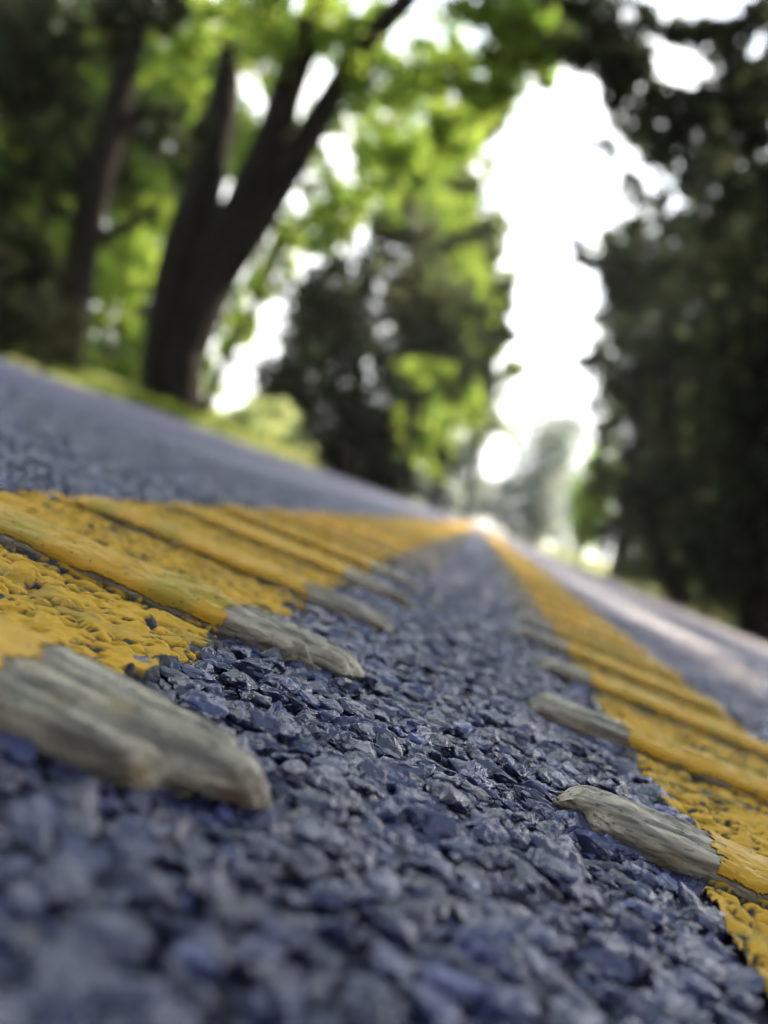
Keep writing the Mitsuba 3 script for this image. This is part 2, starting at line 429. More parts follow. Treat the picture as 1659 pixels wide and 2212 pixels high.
        tv = tv + (meshkit.fbm(tv * [200, 500, 500], 3, seed=seed)[:, None] - 0.5) * [0, 0.001, 0.0014]
        out[0] = merge([out[0], (tv, tf)])
    return out


RIB_LABEL = {
    (-1, 0): 'largest grey rib end in the lower left corner, blurred, with a split lower ridge',
    (-1, 1): 'sharply focused grooved grey rib end, second from the lower left along the left yellow line',
    (-1, 2): 'third smooth tapering grey rib end along the left yellow line, behind the grooved one',
    (-1, 3): 'fourth grey rib end from the front along the left yellow line',
    (-1, 4): 'fifth grey rib end from the front along the left yellow line',
    (-1, 5): 'sixth grey rib end from the front along the left yellow line, small and pale',
    (1, 1): 'pitted blunt grey rib end at lower right on the right yellow line',
    (1, 2): 'second grey rib end along the right yellow line, behind the blunt one',
    (1, 3): 'third grey rib end from the front along the right yellow line',
    (1, 4): 'fourth grey rib end from the front along the right yellow line, slender',
    (1, 5): 'fifth grey rib end from the front along the right yellow line, small and pale',
}
for side, ylist in ((-1, LEFT_Y), (1, RIGHT_Y)):
    for k, yc in enumerate(ylist):
        if side > 0 and k == 0:
            continue                                     # outside the frame
        near = yc < 0.45
        ns, nt = (150, 64) if near else (90, 36) if yc < 0.8 else (50, 20)
        r = np.random.default_rng(100 + k + (side > 0) * 50)
        if side < 0:
            inner = [0.0165, 0.0172, 0.0185, 0.0180][k] if k < 4 else 0.017 + 0.004 * r.random()
            a = rib(-1, yc, inner, 0.150 + 0.004 * r.random(), 0.0555 if k == 0 else 0.0525, 0.0170 if k else 0.0200, 0.0072 if k == 0 else 0.0062 if k == 1 else 0.0052, 20 + k, ns, nt, lobe=0, grooved=k < 2)
        else:
            inner = [0, 0.0398, 0.0410, 0.0495, 0.0430][k] if k < 5 else 0.043 + 0.006 * r.random()
            a = rib(1, yc, inner, 0.164 + 0.004 * r.random(), 0.0710, 0.0150, 0.0052, 70 + k, ns, nt, lobe=0, blunt=True)
        key = numbered('raised_rib')
        add(key + '__bare_end_and_foot_shade', a[0], 'plastic_mat', smooth=True)
        add(key + '__painted_section', a[1], 'paint_mat', smooth=True)
        tag(key, RIB_LABEL.get((side, k), 'tiny far rib end in the blurred row on the %s line, beyond the %s' % (('left', 'sixth') if side < 0 else ('right', 'fifth'))), 'road marking rib',
            'raised ribs along the left yellow line' if side < 0 else 'raised ribs along the right yellow line')
far_ribs = []
for side, y0 in ((-1, LEFT_Y[-1]), (1, RIGHT_Y[-1])):
    for k in range(180):
        yc = y0 + SPACING * (k + 1)
        i0, o0 = (0.017, 0.052) if side < 0 else (0.044, 0.071)
        far_ribs.append(tube(np.column_stack([side * np.linspace(i0, o0, 4), np.full(4, yc), np.full(4, 0.0)]), [0.003, 0.0046, 0.005, 0.005], 8))
add('far_ribs', merge(far_ribs), 'plastic_mat', smooth=True)
tag('far_ribs', 'row of unresolved grey rib ends merging beside the yellow lines far away', 'road marking rib', kind='stuff')

# ------------------------------------------------------------------ yellow lines: paint lying over the chippings
def cell_field(X, Y, step, seed):
    r = np.random.default_rng(seed)
    x0, x1, y0, y1 = X.min() - 2 * step, X.max() + 2 * step, Y.min() - 2 * step, Y.max() + 2 * step
    c = scatter_pts(x0, x1, y0, y1, step, r)
    h, gxr, gyr, rr = r.normal(0, 1, len(c)), r.normal(0, 1, len(c)), r.normal(0, 1, len(c)), r.random(len(c))
    wx = (meshkit.fbm(np.stack([X / step * 0.9, Y / step * 0.9, X * 0 + 2], -1), 2, seed=seed + 20) - 0.5) * step * 1.1
    wy = (meshkit.fbm(np.stack([X / step * 0.9, Y / step * 0.9, X * 0 + 7], -1), 2, seed=seed + 21) - 0.5) * step * 1.1
    d, i = cKDTree(c).query(np.column_stack([(X + wx).ravel(), (Y + wy).ravel()]), k=2)
    ii = i[:, 0]
    gap = (d[:, 1] - d[:, 0])
    dx, dy = X.ravel() - c[ii, 0], Y.ravel() - c[ii, 1]
    return h[ii].reshape(X.shape), (gxr[ii] * dx + gyr[ii] * dy).reshape(X.shape), gap.reshape(X.shape), rr[ii].reshape(X.shape), c[ii, 0].reshape(X.shape)


def paint_sheet(xa, xb, y0, y1, step, ribs, seed, wear, edge=None):
    xs, ysl = np.arange(xa - 0.006, xb + 0.006, step), np.arange(y0, y1 + step * 0.5, step)
    X, Y = np.meshgrid(xs, ysl)
    h, tilt, gap, rr, cx = cell_field(X, Y, 0.0072, seed)
    h2, tilt2, gap2, rr2, _ = cell_field(X, Y, 0.0031, seed + 1)
    patch = meshkit.fbm(np.stack([X * 130, Y * 130, X * 0 + 3], -1), 3, seed=seed + 4)
    patch2 = meshkit.fbm(np.stack([X * 420, Y * 420, X * 0 + 3], -1), 2, seed=seed + 8)
    valley = np.exp(-(gap / 0.0007) ** 1.3)
    z = h * 0.00026 + tilt * 0.11 - 0.0010 * np.exp(-(gap / 0.0012) ** 1.2) - 0.0006 * valley
    z = z + h2 * 0.00005 + tilt2 * 0.05 - 0.0002 * np.exp(-(gap2 / 0.0006) ** 1.5)
    z = z + (1 - mikit_s(0.36, 0.60, patch)) * (0.0010 * np.exp(-(gap / 0.0012) ** 1.2) + 0.0006 * valley) * 0.85
    bare = mikit_s(0.45, 0.75, valley) * mikit_s(0.42 - 0.06 * wear, 0.54 - 0.06 * wear, patch)
    bare = np.maximum(bare, mikit_s(0.69 - 0.05 * wear, 0.74 - 0.05 * wear, patch2) * mikit_s(0.32, 0.46, patch))
    bare = np.maximum(bare, (rr + 0.25 * patch2 > 1.10 - 0.10 * wear) & (gap > 0.0005))
    z = gaussian_filter(z, 0.0005 / step)
    z = z + (meshkit.fbm(np.stack([X * 350, Y * 350, X * 0], -1), 3, seed=seed) - 0.5) * 0.0006
    z = z - 0.0007 * bare
    for yc, W in ribs:                                       # crack along the near foot of each rib, its dark colour deepening the shade
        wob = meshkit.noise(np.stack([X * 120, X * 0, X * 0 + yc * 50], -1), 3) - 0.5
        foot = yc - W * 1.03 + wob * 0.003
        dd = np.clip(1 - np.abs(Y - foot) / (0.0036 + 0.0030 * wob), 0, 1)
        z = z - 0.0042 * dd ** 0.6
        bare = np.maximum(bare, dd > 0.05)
    jag = (meshkit.fbm(np.stack([X * 150, Y * 150, X * 0 + 1], -1), 3, seed=seed + 6) - 0.5) * 0.007
    lo, hi = (xa, xb) if edge is None else edge(Y, xa, xb)
    stone_in = 0.45 * (cx - X)
    off = np.maximum(lo - (X + stone_in + jag), (X + stone_in + jag) - hi)
    bare = np.maximum(bare, off > 0)
    z = np.where(off > 0.0012, z - np.minimum((off - 0.0012) * 2.2, 0.006), z)
    hole = off > 0.0032
    z = z + 0.0006 + ground_z(X)
    tone = 0.6 + 0.8 * rr[..., None]
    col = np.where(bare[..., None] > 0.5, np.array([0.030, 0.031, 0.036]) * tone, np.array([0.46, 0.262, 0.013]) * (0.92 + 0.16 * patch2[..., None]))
    dirt = mikit_s(0.50, 0.68, meshkit.fbm(np.stack([X * 75, Y * 75, X * 0 + 8], -1), 4, seed=seed + 2))[..., None]
    col = np.where(bare[..., None] > 0.5, col, col * (1 - dirt * (0.35 + 0.2 * wear)) + np.array([0.16, 0.13, 0.03]) * dirt * (0.35 + 0.2 * wear))
    col = np.where((bare[..., None] > 0.15) & (bare[..., None] <= 0.5), np.array([0.26, 0.20, 0.030]), col)
    v = np.stack([X, Y, z], -1).reshape(-1, 3)
    n, m = X.shape
    i, j = np.meshgrid(np.arange(n - 1), np.arange(m - 1), indexing='ij')
    q = np.stack([i * m + j, i * m + j + 1, (i + 1) * m + j + 1, (i + 1) * m + j], -1).reshape(-1, 4)
    q = q[~hole.ravel()[q].any(1)]
    f = np.vstack([q[:, [0, 1, 2]], q[:, [0, 2, 3]]])
    idx = np.unique(f); back = np.full(len(v), -1); back[idx] = np.arange(len(idx))
    return v[idx], back[f], col.reshape(-1, 3)[idx]


def line(xa, xb, ybreaks, ribs, seed, wear, edge=None):
    parts = []
    for (y0, y1, st) in ybreaks:
        parts.append(paint_sheet(xa, xb, y0, y1, st, [r for r in ribs if y0 - 0.05 < r[0] < y1 + 0.05], seed, wear, edge))
    yv = np.concatenate([np.linspace(ybreaks[-1][1], 6, 40)[:-1], np.linspace(6, 125, 60)])
    far = strip(np.linspace(xa, xb, 6), yv, lambda X, Y: ground_z(X) + 0.004 + 0 * Y)
    cols_ = [c for _, _, c in parts] + [np.tile([0.46, 0.262, 0.013], (len(far[0]), 1))]
    return merge([p_[:2] for p_ in parts] + [far]), np.vstack(cols_)


lm, lc = line(LEFT_OUT, LEFT_IN, [(0.150, 0.42, 0.00062), (0.42, 0.78, 0.0011), (0.78, 1.8, 0.0024)], [(y, 0.0165) for y in LEFT_Y], 31, 0.35)
add('yellow_line', lm, 'line_mat', smooth=True, color=lc)
tag('yellow_line', 'left yellow centre line, thick bright paint over chippings and ribs', 'road marking', 'double yellow centre lines')
lm, lc = line(RIGHT_IN, RIGHT_OUT, [(0.125, 0.42, 0.00062), (0.42, 0.78, 0.0011), (0.78, 1.8, 0.0024)], [(y, 0.0150) for y in RIGHT_Y], 47, 0.9,
                            edge=lambda Y, a, b: (right_edge(Y), b))
add('yellow_line_001', lm, 'line_mat', smooth=True, color=lc)
tag('yellow_line_001', 'right yellow centre line, more worn paint with dark chippings showing through', 'road marking', 'double yellow centre lines')

# ------------------------------------------------------------------ trees and shrubs
LEAF_N = [0]


def leaves(centers, size, r, tint, spread=None):
    """Folded four-triangle leaves at the points."""
    n = len(centers)
    LEAF_N[0] += n
    a = r.normal(size=(n, 3)); a[:, 2] -= 0.25; a /= np.linalg.norm(a, axis=1, keepdims=True)
    b = r.normal(size=(n, 3)); b -= a * (a * b).sum(1, keepdims=True); b /= np.linalg.norm(b, axis=1, keepdims=True)
    c = np.cross(a, b)
    L = size * (0.65 + 0.7 * r.random((n, 1)))
    tip, base = centers + a * L * 0.55, centers - a * L * 0.55
    l1 = centers + b * L * 0.28 + c * L * 0.09 - a * L * 0.05
    l2 = centers - b * L * 0.28 + c * L * 0.09 - a * L * 0.05
    v = np.stack([base, l1, tip, l2], 1).reshape(-1, 3)
    k = np.arange(n)[:, None] * 4
    f = np.stack([k + [0, 2, 1], k + [0, 3, 2]], 1).reshape(-1, 3)
    col = np.asarray(tint) * (0.6 + 0.8 * r.random((n, 1))) * (1 + 0.25 * (r.random((n, 3)) - 0.5))
    return v, f, np.repeat(col, 4, axis=0)


def crown_points(blobs, r):
    out = []
    for (c, rad, n) in blobs:
        c, rad = np.asarray(c, float), np.asarray(rad, float) * np.ones(3)
        m = max(6, n // 38)
        u = r.normal(size=(m, 3)); u /= np.linalg.norm(u, axis=1, keepdims=True)
        cl = c + u * rad * (r.random((m, 1)) ** 0.45)
        k = r.integers(m, size=n)
        out.append(cl[k] + r.normal(size=(n, 3)) * rad * (0.10 + 0.10 * r.random((m, 1)))[k])
    return np.vstack(out)


GAPS = [(0.37, 2.7, 0.10, 1.9), (0.03, 0.90, 0.15, 0.07), (-0.018, 0.176, 0.012, 0.006)]
GAP_R = np.random.default_rng(5)


def open_canopy(p):
    """Leaves that are missing where a fleck of sun comes through on to the road."""
    hit = p - np.array(SUN) * (p[:, 2:] / SUN[2])
    keep = np.ones(len(p), bool)
    for gx_, gy_, rx, ry in GAPS:
        keep &= (((hit[:, 0] - gx_) / (rx + 0.06)) ** 2 + ((hit[:, 1] - gy_) / (ry + 0.06)) ** 2 > 1) | (GAP_R.random(len(p)) < 0.12)
    return p[keep]


WOOD = (0.032, 0.050, 0.016)


def plant(name, label, category, blobs, trunks=(), limbs=(), leaf=0.11, tint=(0.07, 0.12, 0.018), seed=0, group=None, floor=True, crown='crown'):
    """trunks: [(points, radii)], blobs: [(centre, radii, number of leaves)]."""
    key = numbered(name)
    r = np.random.default_rng(seed)
    for k, (p, rr) in enumerate(trunks):
        pp = spline(p, 26)
        rad = np.interp(np.linspace(0, 1, 26), np.linspace(0, 1, len(rr)), rr)
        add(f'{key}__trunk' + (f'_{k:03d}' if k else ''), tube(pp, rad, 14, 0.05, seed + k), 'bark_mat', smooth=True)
    for k, (p, rr) in enumerate(limbs):
        pp = spline(p, 14)
        rad = np.interp(np.linspace(0, 1, 14), np.linspace(0, 1, len(rr)), rr)
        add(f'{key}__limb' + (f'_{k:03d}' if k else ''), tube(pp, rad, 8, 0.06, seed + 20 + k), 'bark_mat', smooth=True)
    if blobs:
        pts = crown_points(blobs, r)
        if floor:
            pts = pts[pts[:, 2] > terrain(pts[:, 0], pts[:, 1]) + 0.02]
        pts = open_canopy(pts)
        v, f, c = leaves(pts, leaf, r, tint)
        add(f'{key}__{crown}', (v, f), 'leaf_mat', color=c)
    tag(key, label, category, group)
    return key


def B(px, py, Y, rx, rz, ry=None, n=1500):
    """A crown lump seen at (px, py), at distance Y, rx and rz picture units wide and high."""
    s = Y / FPX
    return (at(px, py, Y), (rx * s, (ry if ry else 0.8 * (rx + rz) / 2 * s), rz * s), n)


def ground_at(p):
    p = np.array(p, float); p[2] = terrain(p[0], p[1]) - 0.1
    return p


def limb_to(start, blobs, r0):
    return [([start, (np.asarray(start) * 0.5 + np.asarray(b[0]) * 0.5 + [0, 0, 0.15 * np.linalg.norm(np.asarray(b[0]) - start)]), b[0]], [r0, r0 * 0.6, r0 * 0.25]) for b in blobs]


DARK, MID, LIME, HAZE_PALE = (0.034, 0.044, 0.026), (0.060, 0.10, 0.016), (0.22, 0.32, 0.055), (0.25, 0.29, 0.27)  # the palest tint has far haze put into the leaf colour

# the big forked tree at the left kerb, its crown extended unseen for road shade
Yt = 13.0
base = ground_at(at(366, 895, Yt))
fork = at(440, 560, Yt)
tA = [base, at(378, 740, Yt), at(400, 560, Yt), at(440, 400, Yt + 0.2), at(478, 240, Yt + 0.3), at(503, 60, Yt + 0.4), at(525, -220, Yt + 0.6)]
tB = [at(385, 760, Yt), at(450, 600, Yt), at(530, 450, Yt - 0.2), at(583, 310, Yt - 0.3), at(620, 200, Yt - 0.5), at(655, 100, Yt - 0.6), at(688, 0, Yt - 0.8), at(770, -300, Yt - 1.2)]
tC = [at(460, 640, Yt), at(570, 450, Yt - 0.2), at(648, 325, Yt - 0.4), at(722, 200, Yt - 0.5), at(782, 100, Yt - 0.7), at(885, -10, Yt - 1.0), at(1080, -330, Yt - 1.6)]
tD = [at(672, 40, Yt - 0.6), at(715, -20, Yt - 0.7), at(760, -100, Yt - 0.8)]
s = Yt / FPX
over = [((-3.6, 10.5, 7.6), (2.2, 2.2, 1.3), 2200), ((-1.6, 8.2, 7.6), (2.0, 2.0, 1.0), 2200), ((0.4, 7.0, 7.8), (2.0, 2.0, 0.9), 2000), ((-1.4, 5.0, 7.0), (2.2, 1.8, 1.0), 2200),
        ((1.6, 4.6, 7.0), (1.8, 1.8, 0.9), 1500), ((-3.4, 6.6, 7.2), (2.0, 2.0, 1.2), 2000), ((-5.4, 9.5, 7.4), (2.0, 2.4, 1.5), 2000), ((0.2, 9.4, 8.8), (2.2, 1.6, 0.8), 1500), ((-2.2, 1.8, 7.2), (2.4, 2.2, 1.0), 2400), ((-3.0, -2.2, 7.2), (2.6, 2.4, 1.2), 2400), ((-0.6, -1.0, 7.8), (2.4, 2.4, 0.9), 2200), ((-0.4, 3.4, 8.0), (2.2, 2.0, 0.9), 2000)]
top = [B(600, 40, Yt - 1, 190, 110, n=900), B(780, 150, Yt - 0.5, 130, 110, n=700), B(830, 330, Yt + 1, 130, 130, n=800), B(920, 190, Yt, 140, 90, n=700), B(1080, 60, Yt - 1, 150, 70, n=900),
       B(420, 100, Yt + 1, 120, 120, n=700), B(740, 450, Yt + 1.5, 80, 60, n=300), B(1180, 130, Yt - 1, 80, 60, n=350), B(1040, 190, Yt - 1, 100, 60, n=620), B(1120, 120, Yt - 1, 100, 60, n=620), B(1230, 60, Yt - 1.2, 100, 60, n=480), B(980, 280, Yt, 80, 70, n=380), B(1130, -30, Yt - 1, 130, 60, n=700)]
plant('forked_tree', 'big dark forked tree at the left road edge with several leaning stems', 'tree', over + top,
      trunks=[(tA, [74 * s, 66 * s, 54 * s, 42 * s, 30 * s, 20 * s, 16 * s]), (tB, [60 * s, 62 * s, 52 * s, 42 * s, 36 * s, 34 * s, 33 * s, 24 * s]), (tC, [30 * s, 40 * s, 34 * s, 26 * s, 23 * s, 22 * s, 15 * s])],
      limbs=[(tD, [22 * s, 17 * s, 12 * s])] + limb_to(tB[-1], over[1:4], 0.10) + limb_to(tC[-1], over[3:5] + over[7:8], 0.08) + limb_to(tA[-1], over[5:7] + over[:1], 0.10),
      leaf=0.15, tint=LIME, seed=1)

# the darker tree behind it to the left
Y2 = 10.0
s = Y2 / FPX
t2 = [ground_at(at(110, 840, Y2)), at(150, 700, Y2), at(190, 480, Y2), at(245, 260, Y2), at(300, 40, Y2), at(350, -200, Y2)]
b2 = [B(60, 120, Y2, 150, 150, n=1500), B(160, 330, Y2 + 1, 150, 160, n=1300), B(-60, 420, Y2, 190, 230, n=2200), B(290, 30, Y2, 110, 100, n=700), B(380, 300, Y2 + 2, 70, 110, n=420), B(30, 640, Y2 + 0.6, 110, 140, n=1600), B(-120, 100, Y2 - 1, 150, 200, n=1500)]
plant('shaded_tree', 'dark slender tree in the shade at the left edge of the picture', 'tree', b2, trunks=[(t2, [46 * s, 40 * s, 34 * s, 32 * s, 26 * s, 20 * s])],
      limbs=[([at(200, 520, Y2), at(270, 490, Y2), at(345, 445, Y2)], [16 * s, 14 * s, 10 * s]), ([at(250, 300, Y2), at(320, 240, Y2), at(400, 250, Y2)], [18 * s, 14 * s, 8 * s])] + limb_to(at(180, 500, Y2), b2[:3], 0.06),
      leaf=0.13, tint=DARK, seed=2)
plant('leafy_shrub', 'dark leafy shrub low at the left frame edge under the slender tree', 'shrub', [B(-20, 640, 11.5, 150, 170, n=2600), B(70, 700, 11, 80, 100, n=1200)],
      trunks=[([ground_at(at(20, 820, 11.5)), at(10, 720, 11.5), at(0, 600, 11.5)], [0.05, 0.04, 0.02])], leaf=0.12, tint=DARK, seed=3)

# sunlit shrubs seen between the two trunks, and the thin sapling right of the big tree
plant('shade_bramble', 'added low dark bramble standing in for shade along the left road edge', 'shrub',  # added bramble, near black leaves in place of shade on the verge
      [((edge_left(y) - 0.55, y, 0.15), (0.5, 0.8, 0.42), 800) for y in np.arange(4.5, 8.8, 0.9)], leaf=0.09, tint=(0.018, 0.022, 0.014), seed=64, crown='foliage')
plant('sunlit_shrub', 'bright green sunlit shrub seen between the two left trunks', 'shrub', [B(265, 600, 18, 80, 110, n=1700), B(250, 760, 18, 90, 90, n=1500), B(320, 480, 19, 60, 60, n=600)],
      trunks=[([ground_at(at(265, 850, 18)), at(265, 700, 18), at(268, 560, 18)], [0.07, 0.05, 0.02])], leaf=0.14, tint=LIME, seed=4)
Y3 = 14.5
s = Y3 / FPX
t3 = [ground_at(at(440, 895, Y3)), at(480, 800, Y3), at(535, 690, Y3), at(590, 580, Y3), at(650, 470, Y3)]
plant('sapling', 'thin leaning sapling just right of the big forked trunk', 'tree', [B(560, 620, Y3, 50, 60, n=160), B(640, 500, Y3, 50, 50, n=220), B(500, 730, Y3, 30, 50, n=120)],
      trunks=[(t3, [13 * s, 11 * s, 10 * s, 9 * s, 5 * s])], leaf=0.13, tint=LIME, seed=5)

# the round dark bush further along the left verge
Y4 = 21.0
b4 = [B(690, 985, Y4 + 1, 110, 50, n=1300), B(800, 1010, Y4 + 1.5, 110, 50, n=1300), B(620, 900, Y4, 80, 60, n=936), B(880, 960, Y4 + 1, 90, 60, n=936), B(900, 800, Y4 + 1, 110, 120, n=1368), B(740, 840, Y4, 190, 150, n=2376), B(700, 690, Y4, 120, 120, n=1656), B(830, 640, Y4 + 1, 150, 150, n=1872), B(860, 520, Y4 + 1, 110, 90, n=936), B(640, 850, Y4, 90, 90, n=936), B(950, 720, Y4 + 2, 110, 120, n=936), B(790, 930, Y4, 130, 60, n=1080)]
plant('bushy_tree', 'dark bushy tree on the left verge beyond the forked trunk, glossy leaves', 'tree', b4, trunks=[([ground_at(at(770, 985, Y4)), at(770, 850, Y4), at(790, 650, Y4), at(840, 520, Y4)], [0.16, 0.14, 0.1, 0.04])],
      limbs=limb_to(at(770, 850, Y4), b4[:3], 0.07), leaf=0.22, tint=(0.065, 0.08, 0.045), seed=6)
Y5 = 27.0
b5 = [B(930, 850, Y5, 90, 90, n=1100), B(900, 950, Y5, 90, 70, n=1000), B(1000, 850, Y5 + 2, 60, 70, n=500), B(980, 640, Y5 + 3, 90, 110, n=900), B(960, 480, Y5 + 3, 80, 90, n=500)]
plant('verge_shrub', 'yellow green sunlit shrub right of the dark bushy tree', 'shrub', b5, trunks=[([ground_at(at(905, 1020, Y5)), at(920, 900, Y5), at(960, 700, Y5), at(970, 520, Y5)], [0.12, 0.1, 0.07, 0.03])], leaf=0.22, tint=LIME, seed=7)

# far trees at the end of the road
plant('far_tree', 'pale blue green tree at the far road end, haze put into its colour', 'tree', [B(1175, 1020, 70, 100, 115, n=2600), B(1195, 930, 72, 80, 60, n=900), B(1130, 1100, 70, 90, 60, n=1300), B(1240, 1090, 74, 50, 80, n=800)],
      trunks=[([ground_at(at(1150, 1165, 70)), at(1160, 1080, 70), at(1180, 960, 70)], [0.4, 0.3, 0.1])], leaf=0.45, tint=HAZE_PALE, seed=8)
plant('far_tree', 'white washed trees left of the road end, haze put into their colour', 'tree', [B(990, 1010, 60, 70, 60, n=1300), B(930, 1040, 58, 70, 50, n=1200), B(1010, 960, 62, 60, 50, n=420), B(1060, 1060, 75, 50, 50, n=900)],
      trunks=[([ground_at(at(975, 1085, 60)), at(985, 1040, 60), at(990, 980, 60)], [0.3, 0.25, 0.1])], leaf=0.42, tint=HAZE_PALE, seed=9)
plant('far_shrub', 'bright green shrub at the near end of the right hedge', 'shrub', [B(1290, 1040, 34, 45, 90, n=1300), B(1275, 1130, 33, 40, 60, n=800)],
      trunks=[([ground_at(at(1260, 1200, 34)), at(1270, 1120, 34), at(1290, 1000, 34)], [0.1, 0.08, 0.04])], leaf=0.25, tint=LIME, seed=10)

# the dark wall of trees along the right
def right_tree(label, px, py, Y, blobs, r0, seed, tint=DARK, leaf=0.17, limbs=()):
    b = ground_at(at(px, py, Y))
    top = np.asarray(blobs[0][0])
    mid = b * 0.5 + top * 0.5
    return plant('hedge_tree', label, 'tree', blobs, trunks=[([b, b * 0.75 + mid * 0.25 + [0.05, 0, 0], mid, top], [r0, r0 * 0.9, r0 * 0.7, r0 * 0.3])], limbs=list(limbs) + limb_to(mid, blobs[1:4], r0 * 0.35), leaf=leaf, tint=tint, seed=seed, group='dark trees along the right road edge')


Y6 = 26
right_tree('dark tree furthest along the right road edge, its crown ragged against the white sky', 1340, 1230, Y6,
           [B(1420, 760, Y6, 130, 140, n=2600), B(1400, 900, Y6, 110, 120, n=2200), B(1380, 1080, Y6, 110, 130, n=2600), B(1360, 640, Y6, 80, 60, n=800), B(1310, 560, Y6, 70, 40, n=400), B(1450, 560, Y6, 100, 110, n=1600), B(1290, 770, Y6, 50, 30, n=260)], 0.25, 12, leaf=0.24)
Y7 = 17
right_tree('tall dark tree in the middle of the right side, trunk hidden in leaves', 1480, 1290, Y7,
           [B(1560, 560, Y7, 160, 200, n=3200), B(1540, 800, Y7, 150, 160, n=3000), B(1500, 1010, Y7, 140, 140, n=2800), B(1480, 1160, Y7, 120, 110, n=2200), B(1520, 330, Y7, 120, 120, n=1700), B(1600, 1000, Y7, 120, 200, n=2600)], 0.22, 13,
           limbs=[([at(1540, 840, Y7 - 0.8), at(1490, 812, Y7 - 0.9), at(1420, 800, Y7 - 1), at(1340, 806, Y7 - 1)], [0.13, 0.14, 0.12, 0.05])])
Y8 = 11
right_tree('nearest dark tree filling the right edge of the picture', 1640, 1370, Y8,
           [B(1690, 500, Y8, 170, 260, n=3000), B(1660, 850, Y8, 150, 220, n=3000), B(1640, 1130, Y8, 150, 200, n=3200), B(1800, 900, Y8, 160, 400, n=3000), B(1620, 200, Y8, 110, 130, n=1300)], 0.2, 14, leaf=0.14)
plant('overhanging_tree', 'tree whose dark twigs hang into the top right corner against the sky', 'tree',  # crown lumps out of view are added overhead to shade the road
      [B(1450, 60, 10, 170, 60, n=420), B(1280, 90, 10.5, 120, 60, n=520), B(1350, 220, 10.5, 80, 60, n=420), B(1450, 250, 10, 90, 70, n=600), B(1640, 60, 10, 80, 110, n=420), B(1330, 130, 10.2, 120, 50, n=620), B(1260, 30, 10.4, 90, 50, n=300), B(1400, 330, 11, 60, 70, n=150), B(1390, 450, 12, 60, 70, n=140), B(1310, 290, 11, 60, 40, n=60), ((4.6, 8.5, 6.8), (1.8, 2.4, 1.4), 2600), ((3.2, 5.2, 6.8), (1.8, 2.2, 1.0), 1800), ((5.6, 4.0, 5.5), (1.6, 2.6, 2.2), 2600), ((1.2, 3.6, 6.9), (1.4, 1.4, 0.8), 1500), ((2.6, 4.8, 7.4), (1.5, 1.5, 0.8), 1700), ((3.6, 6.6, 7.4), (1.6, 1.6, 0.9), 1500), ((4.2, 3.6, 7.2), (1.5, 1.5, 1.0), 1800), ((2.6, 1.6, 7.4), (2.0, 2.0, 0.9), 1900), ((2.4, -2.0, 7.4), (2.4, 2.2, 1.0), 2000), ((5.4, 0.5, 6.2), (1.8, 2.4, 1.6), 2200), ((5.8, 6.4, 7.2), (2.2, 2.2, 1.3), 6500), ((4.9, 5.6, 6.4), (1.5, 1.5, 0.7), 2600), ((6.4, 8.6, 7.8), (2.0, 2.2, 1.3), 2600), ((4.6, 9.6, 8.2), (1.8, 1.8, 0.9), 1500)],
      trunks=[([(5.4, 8.0, 0.0), (5.5, 8.0, 2.2), (5.2, 8.3, 4.6), (4.6, 8.5, 6.8)], [0.2, 0.18, 0.14, 0.05])], limbs=[([(5.2, 8.3, 4.6), at(1500, 200, 10), at(1340, 140, 10.5), at(1230, 80, 10.8)], [0.1, 0.07, 0.05, 0.02])], leaf=0.14, tint=DARK, seed=15)
plant('roadside_hedge', 'low dark hedge running along the right road edge', 'hedge',
      [((3.9 + 0.25 * math.sin(y), y, 0.55), (0.6, 1.2, 0.65), 1500) for y in np.arange(4.0, 27, 1.7)], leaf=0.10, tint=DARK, seed=16, crown='foliage')
# trees further back on the left that close the wood
for k, (x, y, hgt, n) in enumerate([(-9, 15, 7.5, 4200), (-11, 21, 8.5, 3600), (-7.5, 9, 7, 4000)]):
    plant('wood_tree', ['shaded wood tree behind the slender left tree', 'wood tree far back between the left trunks', 'wood tree at the far left, mostly outside the picture'][k], 'tree',
          [((x, y, hgt * 0.75), (2.0, 2.0, hgt * 0.24), n // 2), ((x - 0.6, y + 0.5, hgt * 0.42), (1.8, 1.8, hgt * 0.25), n // 3), ((x + 0.5, y - 0.5, hgt * 0.2), (1.6, 1.6, hgt * 0.2), n // 4)],
          trunks=[([(x, y, -0.6), (x + 0.1, y, 2), (x, y, hgt * 0.75)], [0.22, 0.18, 0.06])], leaf=0.2, tint=MID, seed=30 + k, group='trees of the left wood')

Y9 = 22.0
plant('lime_tree', 'yellow green sunlit tree whose leaves glow between the forked stems', 'tree',
      [B(400, 150, Y9, 130, 150, n=1700), B(560, 130, Y9 + 1, 110, 130, n=1000), B(480, 330, Y9, 120, 120, n=1200), B(300, 380, Y9, 100, 110, n=1000), B(660, 330, Y9 + 2, 90, 110, n=700), B(850, 250, Y9 + 2, 110, 110, n=900), B(940, 100, Y9 + 2, 90, 70, n=400),
       B(760, 60, Y9 + 2, 110, 110, n=800), B(700, 470, Y9 + 2, 90, 80, n=800), B(800, 420, Y9 + 3, 90, 80, n=700), B(600, 560, Y9, 60, 90, n=400), B(520, 690, Y9, 40, 110, n=350), B(900, 360, Y9 + 3, 90, 100, n=650), B(240, 160, Y9, 120, 120, n=1200)],
      trunks=[([ground_at(at(330, 880, Y9)), at(350, 700, Y9), at(400, 420, Y9), at(440, 150, Y9)], [0.2, 0.16, 0.12, 0.05])],
      limbs=[([at(400, 420, Y9), at(600, 330, Y9 + 1), at(850, 250, Y9 + 2)], [0.1, 0.07, 0.03])], leaf=0.24, tint=LIME, seed=40)
